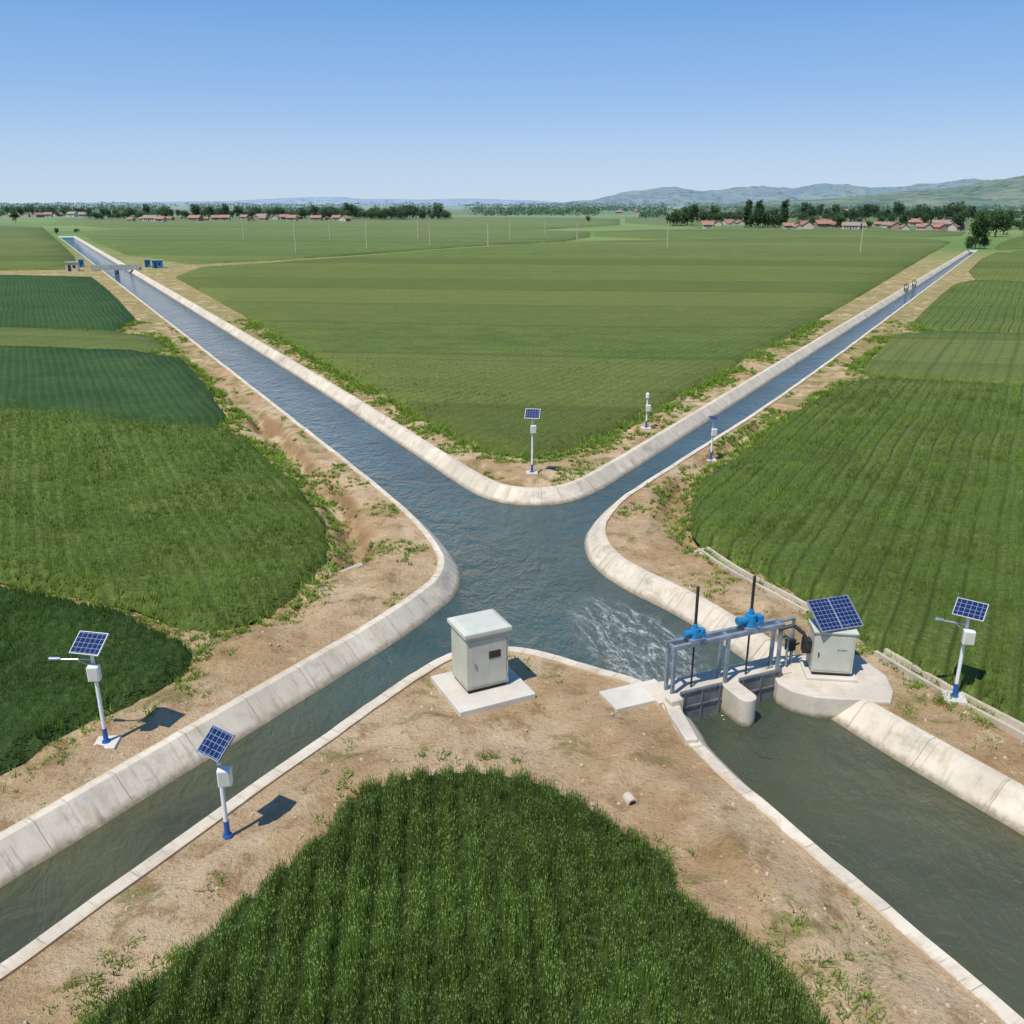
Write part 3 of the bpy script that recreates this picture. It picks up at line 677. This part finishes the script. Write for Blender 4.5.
culvert(630,803,1.9,'short pale concrete pipe end lying on earth',.16,.14); culvert(350,566,.9,'pale concrete outlet pipe in dry bank',.6,.14,.05)
x,y=W(703,555); cu=thing('drain_outlet',(x,y,-.02),'round concrete drain outlet at ditch end','drain outlet',.6)
obj('headwall',MB().box(0,.2,-.4,.6,.14,.6).mesh('headwall',M['kerb']),cu,bevel=.02)
obj('pipe',MB().cyl((0,.12,.02),(0,-.15,.02),.16,.16,16).mesh('pipe',M['kerb']),cu)
obj('mouth_shade_disc',MB().cyl((0,-.15,.02),(0,-.156,.02),.12,.12,16).mesh('mouth_shade_disc',M['dark']),cu)  # solid dark disc painting the shade of the pipe mouth; no hole cut
# ------------------------------------------------------------- far bridge and huts
ax,ay=W(100,270); bx,by=W(133,270); br=thing('canal_bridge',((ax+bx)/2,(ay+by)/2,0),'small concrete farm bridge crossing wide canal','bridge',0.2)
obj('deck',MB().box(0,0,.05,10,2.8,.55).mesh('deck',M['pole']),br)
for a in(-4.8,4.8): obj('abutment',MB().box(a,0,-1.6,1.2,2.6,1.64).mesh('abutment',M['conc']),br)
obj('pier',MB().box(0,0,-1.6,.5,2.2,1.64).mesh('pier',M['conc']),br)
for yy in(-1.3,1.3):
    r=MB().box(0,yy,.6,10,.14,.45)
    for i in range(6): r.box(-4.9+i*1.96,yy,.6,.25,.22,.55)
    obj('parapet',r.mesh('parapet',M['pole']),br)
def hut(px,py,w,d,h,body,label,rz=.3):
    x,y=W(px,py); t=thing('pump_hut',(x,y,0),label,'hut',rz,'small pump huts beside bridge')
    obj('wall',MB().box(0,0,-.1,w,d,h+.1).mesh('wall',body),t)
    obj('roof',MB().box(0,0,h,w+.3,d+.3,.15).mesh('roof',M['pole']),t)
    obj('door',MB().box(-w*.2,-d/2-.02,0,w*.25,.05,h*.75).mesh('door',M['dark']),t)
    obj('window',MB().box(w*.2,-d/2-.02,h*.4,w*.25,.05,h*.3).mesh('window',M['glass']),t)
hut(73,271,2.4,2.0,1.8,M['plaster'],'small pale pump hut with flat roof'); hut(82,267,1.0,1.0,1.7,M['lblue'],'small blue control kiosk by bridge'); hut(148,267,1.2,1.2,1.6,M['lblue'],'small blue control kiosk by bridge'); hut(158,268,2.2,1.7,1.7,M['lblue'],'small blue control kiosk by bridge')
for px,py in((906,290),(914,286)):
    x,y=W(px,py); t=thing('small_sluice',(x,y,0),'small dark steel sluice frame at canal edge','sluice gate',-.5,'small sluice frames on narrow canal')
    obj('frame',MB().box(-.3,0,-.3,.10,.10,1.1).box(.3,0,-.3,.10,.10,1.1).box(0,0,.8,.75,.13,.10).mesh('frame',M['dark']),t)
    obj('gate_leaf',MB().box(0,0,-.6,.48,.08,.9).mesh('gate_leaf',M['gate']),t)
    obj('screw_stem',MB().cyl((0,0,.3),(0,0,1.3),.035).mesh('screw_stem',M['dark']),t)
# ------------------------------------------------------------- utility poles
def upole(x,y,h,rz):
    t=thing('utility_pole',(x,y,0),'slender concrete utility pole standing in crops','utility pole',rz,'utility poles across the fields')
    obj('pole',MB().cyl((0,0,0),(0,0,h),.17,.12,10).mesh('pole',M['stone']),t)
    obj('crossarm',MB().box(0,0,h-.9,1.6,.08,.08).mesh('crossarm',M['pole']),t)
    for a in(-.75,.75): obj('insulator',MB().cyl((a,0,h-.82),(a,0,h-.6),.05).mesh('insulator',M['pole']),t)
    return t
u0=upole(*W(667,250),8.6,.2)
for px,py,s in((860,254,.9),(510,242,.95),(545,235,.8),(430,247,.9),(488,246,.85),(418,240,.9),(367,250,1.0),(296,254,1.0),(330,240,.9),(244,241,.9),(577,241,.8)):
    copy_thing(u0,(*W(px,py),0),rng.uniform(-.4,.4),None,(1,1,s))
# ------------------------------------------------------------- trees
def crown(kind):
    R=np.random.default_rng({'round':1,'tall':2,'wide':3,'oval':4}[kind])
    par={'round':(10,3.7,3.9,5.6),'tall':(15,1.9,6.4,7.4),'wide':(9,4.8,3.3,4.9),'oval':(11,2.9,5.0,6.1)}[kind]
    H,rx,rz_,cz=par; co=[];tint=[]
    for b in range(32):
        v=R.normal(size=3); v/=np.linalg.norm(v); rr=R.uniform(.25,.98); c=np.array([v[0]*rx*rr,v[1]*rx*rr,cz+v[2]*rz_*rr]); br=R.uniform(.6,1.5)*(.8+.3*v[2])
        k=46; s=R.uniform(.5,1.05)*rx/3.2
        p=c+R.normal(size=(k,3))*s*.75
        for q in p:
            a,bb=R.normal(size=3),R.normal(size=3); a/=np.linalg.norm(a); bb/=np.linalg.norm(bb); z=R.uniform(.26,.55)
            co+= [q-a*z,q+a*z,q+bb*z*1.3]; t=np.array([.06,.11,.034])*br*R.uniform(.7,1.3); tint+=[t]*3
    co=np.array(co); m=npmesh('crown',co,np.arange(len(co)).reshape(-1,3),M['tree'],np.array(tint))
    tb=MB().cyl((0,0,-.3),(0,0,cz*.6),.26,.17,8).cyl((0,0,cz*.55),(.5,.2,cz*1.1),.15,.05,6).cyl((0,0,cz*.5),(-.7,-.2,cz),.13,.04,6).cyl((0,0,cz*.55),(.1,.6,cz*1.2),.12,.04,6)
    return m,tb.mesh('trunk',M['bark'])
TM={k:crown(k) for k in('round','tall','wide','oval')}
LB={'round':'round leafy green tree at village edge','tall':'tall narrow poplar at field margin','wide':'broad spreading green tree at village edge','oval':'oval leafy green tree at field margin'}
SRC={}
def tree(x,y,kind,s,rz):
    sc=(s*rng.uniform(.85,1.2),s*rng.uniform(.85,1.2),s*rng.uniform(.8,1.15))
    if kind not in SRC:
        t=thing('tree',(x,y,0),LB[kind],'tree',rz,'trees along field margins and village'); t.scale=sc
        obj('trunk',TM[kind][1],t); obj('crown',TM[kind][0],t); SRC[kind]=t
    else: copy_thing(SRC[kind],(x,y,0),rz,None,sc)
def trow(px0,px1,py,n,kinds,s,jy=1.2):
    for i in range(n):
        u=px0+(px1-px0)*(i+rng.uniform(.1,.9))/n; x,y=W(u,py+rng.uniform(-jy,jy)); tree(x,y,kinds[rng.integers(len(kinds))],s*rng.uniform(.6,1.3),rng.uniform(0,6))
trow(88,170,219.5,22,['round','wide','oval'],.95,1.1); trow(170,330,218.8,36,['round','oval','wide','oval'],1.0,1.6); trow(325,447,219.5,42,['round','oval','wide'],1.12,.7)
trow(0,90,216,18,['round','wide'],1.05,.8); trow(-150,0,219,12,['round','wide'],1.0,1)
trow(668,692,226,7,['round','oval'],1.1,.6); trow(744,786,228.5,22,['tall','tall','oval'],1.02,.7); trow(700,742,223,12,['round','oval'],.9,2.5)
trow(790,960,226.5,18,['round','wide','oval'],.75,2.6); trow(800,960,220.5,28,['round','oval','oval'],1.15,1.2); trow(905,935,226,6,['oval','tall'],.8,1.4); trow(950,1000,221,10,['round','wide','oval'],1.2,1); trow(1000,1150,228,16,['round','wide','oval'],1.05,1.5)
for u,v,k,s in((975,249,'oval',.95),(981,244,'oval',1.0),(968,250.5,'round',.35),(971,248,'round',.5),(984,249,'wide',.4),(995,237,'round',1.25),(1003,235,'oval',1.1),(957,231,'oval',1.1),(16,223,'oval',.9),(588,211,'wide',.9),(1030,238,'round',1.0),(588,222,'round',.6),(57,234.5,'round',.3),(77,233,'wide',.3)):
    x,y=W(u,v); tree(x,y,k,s,rng.uniform(0,6))
print('trees',time.time()-T0)
def belt(name,x0,x1,v0,v1,n,hmax,label,thr=-.12):
    u=rng.uniform(x0,x1,n); cl=np.array([mnoise.noise((a*.03,1.7,0)) for a in u]); keep=cl+rng.uniform(-.2,.2,n)>thr; u=u[keep]; n=len(u)
    v=rng.uniform(v0,v1,n); P=np.array([W(a,b) for a,b in zip(u,v)]); hh=np.array([.55+.45*mnoise.noise((a*.12,3.3,0)) for a in u])
    c=np.c_[P,hmax*hh*rng.uniform(.1,1,n)]; s=1.3*(P[:,1]/1000)**.5
    a=rng.normal(size=(n,3)); b=rng.normal(size=(n,3)); sz=(s*rng.uniform(.8,1.8,n))[:,None]
    a/=np.linalg.norm(a,axis=1)[:,None]; b/=np.linalg.norm(b,axis=1)[:,None]
    co=np.stack([c-a*sz,c+a*sz,c+b*sz*1.3],1).reshape(-1,3); co[:,2]=np.maximum(co[:,2],0)
    tint=np.repeat(np.array([.055,.10,.035])*rng.uniform(.6,1.3,n)[:,None],3,axis=0)
    obj(name,npmesh(name,co,np.arange(3*n).reshape(-1,3),M['tree'],tint),kind='stuff',label=label)
belt('distant_wood',-200,1250,208.5,212,18000,13,'hazy belt of distant trees',-.3); belt('distant_wood',-200,600,213,216,9000,10,'hazy belt of distant trees')
belt('distant_wood',640,1250,214,219,12000,10,'hazy belt of distant trees',-.2); belt('distant_wood',-200,1250,205.8,206.8,12000,24,'faint far woodland on horizon',-.5)
# ------------------------------------------------------------- village houses
def house(kind):
    w,d,h,wall,roof={'a':(10,6.5,3.0,'brick','roof'),'b':(7.5,6,2.9,'plaster','roof'),'c':(11,6.5,3.1,'plaster','roof2')}[kind]
    t=thing('village_house',(0,0,0),{'a':'single storey brick house with red tiled roof','b':'small plastered house with red tiled roof','c':'pale farm house with brown tiled roof'}[kind],'house',0,'village houses beyond the fields')
    obj('wall',MB().box(0,0,-.2,w,d,h+.2).add([(-w/2,-d/2,h),(-w/2,d/2,h),(-w/2,0,h+1.7),(w/2,-d/2,h),(w/2,d/2,h),(w/2,0,h+1.7)],[(0,2,1),(3,4,5)]).mesh('wall',M[wall]),t)
    r=MB(); e=.5; z=h-.25
    r.add([(-w/2-e,-d/2-e,z),(w/2+e,-d/2-e,z),(w/2+e,0,h+1.9),(-w/2-e,0,h+1.9),(-w/2-e,d/2+e,z),(w/2+e,d/2+e,z)],[(0,1,2,3),(3,2,5,4)])
    r.box(0,0,h+1.86,w+1,.3,.18)
    ro=obj('roof',r.mesh('roof',M[roof]),t); obj('chimney',MB().box(w*.3,1,h+.9,.6,.6,1.6).mesh('chimney',M['brick']),ro)
    obj('door',MB().box(0,-d/2-.03,0,1.3,.08,2.3).mesh('door',M['door']),t)
    for x in(-w*.32,-w*.16,w*.16,w*.32): obj('window',MB().box(x,-d/2-.03,1.0,1.1,.08,1.3).mesh('window',M['win']),t)
    return t
HS={}
def put(u,v,kind,rz,s=1.0):
    x,y=W(u,v)
    if kind not in HS:
        t=house(kind); t.location=(x,y,0); t.rotation_euler=(0,0,rz); t.scale=(s,s,s); HS[kind]=t
    else: copy_thing(HS[kind],(x,y,0),rz,None,(s,s,s))
ks='abbc'
def hrow(x0,x1,n,v,jv,s0,s1,jx=6):
    for i in range(n): put(x0+(x1-x0)*(i+.5)/n+rng.uniform(-jx,jx),v+rng.uniform(-jv,jv),ks[rng.integers(4)],rng.uniform(-.5,.5)+(1.57 if rng.uniform()<.4 else 0),rng.uniform(s0,s1))
hrow(125,345,24,220.8,1.4,.65,1.05); hrow(-10,95,8,217,.6,.8,1.1); hrow(785,965,25,228.8,2.6,.65,1.0); hrow(700,745,6,227,1.6,.6,.85); hrow(600,1030,18,213.8,1.1,.9,1.3,10)
# ------------------------------------------------------------- hills
def hills(name,prof,r0,r1,col1,col2,seed,label,rug=.3):  # both base colours are tinted to carry the distance haze
    us=np.array([p[0] for p in prof],float); vs=np.array([p[1] for p in prof],float)
    n=NT(name); f=n.noise(.006,6,.7); g2=n.noise(.02,5,.75); c=n.mix(n.ramp(f,.45,.58),col1,col2); c=n.mix(n.ramp(g2,.5,.60,0,.75),c,tuple(x*.58 for x in col1))
    z=n.sep(n.pos())[2]; tf=n.math('FRACT',n.math('DIVIDE',n.math('ADD',z,n.math('MULTIPLY',f,30)),14))
    c=n.mix(n.ramp(tf,.0,.35,.4,0),c,col2)
    m=n.fin(c,.95,0,n.bump(g2,.7,10),.05)
    U=np.linspace(us[0],us[-1],300); nr=40; co=[]
    for j in range(nr):
        q=j/(nr-1); r=r0+(r1-r0)*q; env=math.sin(math.pi*min(1,q*1.0))**.8
        for u in U:
            sx=(u-512)/951.6; h=(203-np.interp(u,us,vs))/951.6*((r0+r1)/2)
            x,y=sx*r,r; nz=mnoise.fractal((x*.003+seed,y*.003,seed),.9,2.1,5)
            hh=h*(env*(.95+rug*nz))
            co.append((x,y,hh-(4 if env<.05 else 0)))
    k=len(U); tr=[]
    for j in range(nr-1):
        a=np.arange(k-1)+j*k; tr.append(np.c_[a,a+1,a+k+1]); tr.append(np.c_[a,a+k+1,a+k])
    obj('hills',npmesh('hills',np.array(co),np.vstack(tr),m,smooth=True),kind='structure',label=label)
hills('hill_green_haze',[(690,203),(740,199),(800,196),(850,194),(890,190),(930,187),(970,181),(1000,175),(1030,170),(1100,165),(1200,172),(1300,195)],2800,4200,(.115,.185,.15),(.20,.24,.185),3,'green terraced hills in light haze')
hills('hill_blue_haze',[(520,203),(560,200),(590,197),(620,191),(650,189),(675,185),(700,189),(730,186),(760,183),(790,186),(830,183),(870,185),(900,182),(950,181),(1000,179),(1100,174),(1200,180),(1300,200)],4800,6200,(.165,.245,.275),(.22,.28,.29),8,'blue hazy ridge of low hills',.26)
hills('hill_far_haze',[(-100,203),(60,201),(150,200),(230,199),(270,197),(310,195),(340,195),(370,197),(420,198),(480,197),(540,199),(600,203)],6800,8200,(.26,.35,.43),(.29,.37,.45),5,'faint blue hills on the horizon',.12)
print('hills',time.time()-T0)
# ------------------------------------------------------------- light, sky, camera
el=math.radians(61); sd=Vector((-.65,-.76,0)).normalized()
sdir=Vector((sd.x*math.cos(el),sd.y*math.cos(el),math.sin(el)))
sun=bpy.data.lights.new('sun','SUN'); sun.energy=4.8; sun.angle=math.radians(.5); sun.color=(1,.945,.86)
so=obj('sun',sun); so.rotation_euler=(-sdir).to_track_quat('-Z','Y').to_euler()
w=bpy.data.worlds.new('World'); scene.world=w; w.use_nodes=True; nt=w.node_tree
sky=nt.nodes.new('ShaderNodeTexSky'); sky.sky_type='NISHITA'; sky.sun_disc=False; sky.sun_elevation=el; sky.sun_rotation=math.atan2(sdir.x,sdir.y)%(2*math.pi)
sky.altitude=0; sky.air_density=1.0; sky.dust_density=.3; sky.ozone_density=3.0
tc=nt.nodes.new('ShaderNodeTexCoord'); sp=nt.nodes.new('ShaderNodeSeparateXYZ'); nt.links.new(tc.outputs['Generated'],sp.inputs[0])
cr=nt.nodes.new('ShaderNodeValToRGB'); nt.links.new(sp.outputs[2],cr.inputs[0])
e=cr.color_ramp.elements; K=1/.11
def setc(el_,c): el_.color=(*c,1)
e[0].position=0.0; setc(e[0],(.55,.70,.88)); e[1].position=1.0; setc(e[1],(.06,.18,.52))
for pos_,c in((.04,(.46,.635,.88)),(.10,(.30,.51,.86)),(.19,(.155,.37,.78)),(.4,(.09,.27,.66))): setc(e.new(pos_),c)
mul=nt.nodes.new('ShaderNodeMix'); mul.data_type='RGBA'; mul.blend_type='MULTIPLY'; mul.inputs[0].default_value=1
nt.links.new(cr.outputs[0],mul.inputs[6]); mul.inputs[7].default_value=(K,K,K,1)
mx=nt.nodes.new('ShaderNodeMix'); mx.data_type='RGBA'; mx.inputs[0].default_value=.85
nt.links.new(sky.outputs[0],mx.inputs[6]); nt.links.new(mul.outputs[2],mx.inputs[7])
nt.links.new(mx.outputs[2],nt.nodes['Background'].inputs[0]); nt.nodes['Background'].inputs[1].default_value=.11
cd=bpy.data.cameras.new('camera'); cd.sensor_width=36; cd.lens=900/1024*36; cd.clip_end=30000; cd.clip_start=.1
cam=obj('camera',cd); cam.location=(0,0,CAMH); cam.rotation_euler=(math.pi/2-TH,0,0); scene.camera=cam
scene.view_settings.view_transform='Standard'; scene.view_settings.look='None'; scene.view_settings.exposure=0
print('total',time.time()-T0)
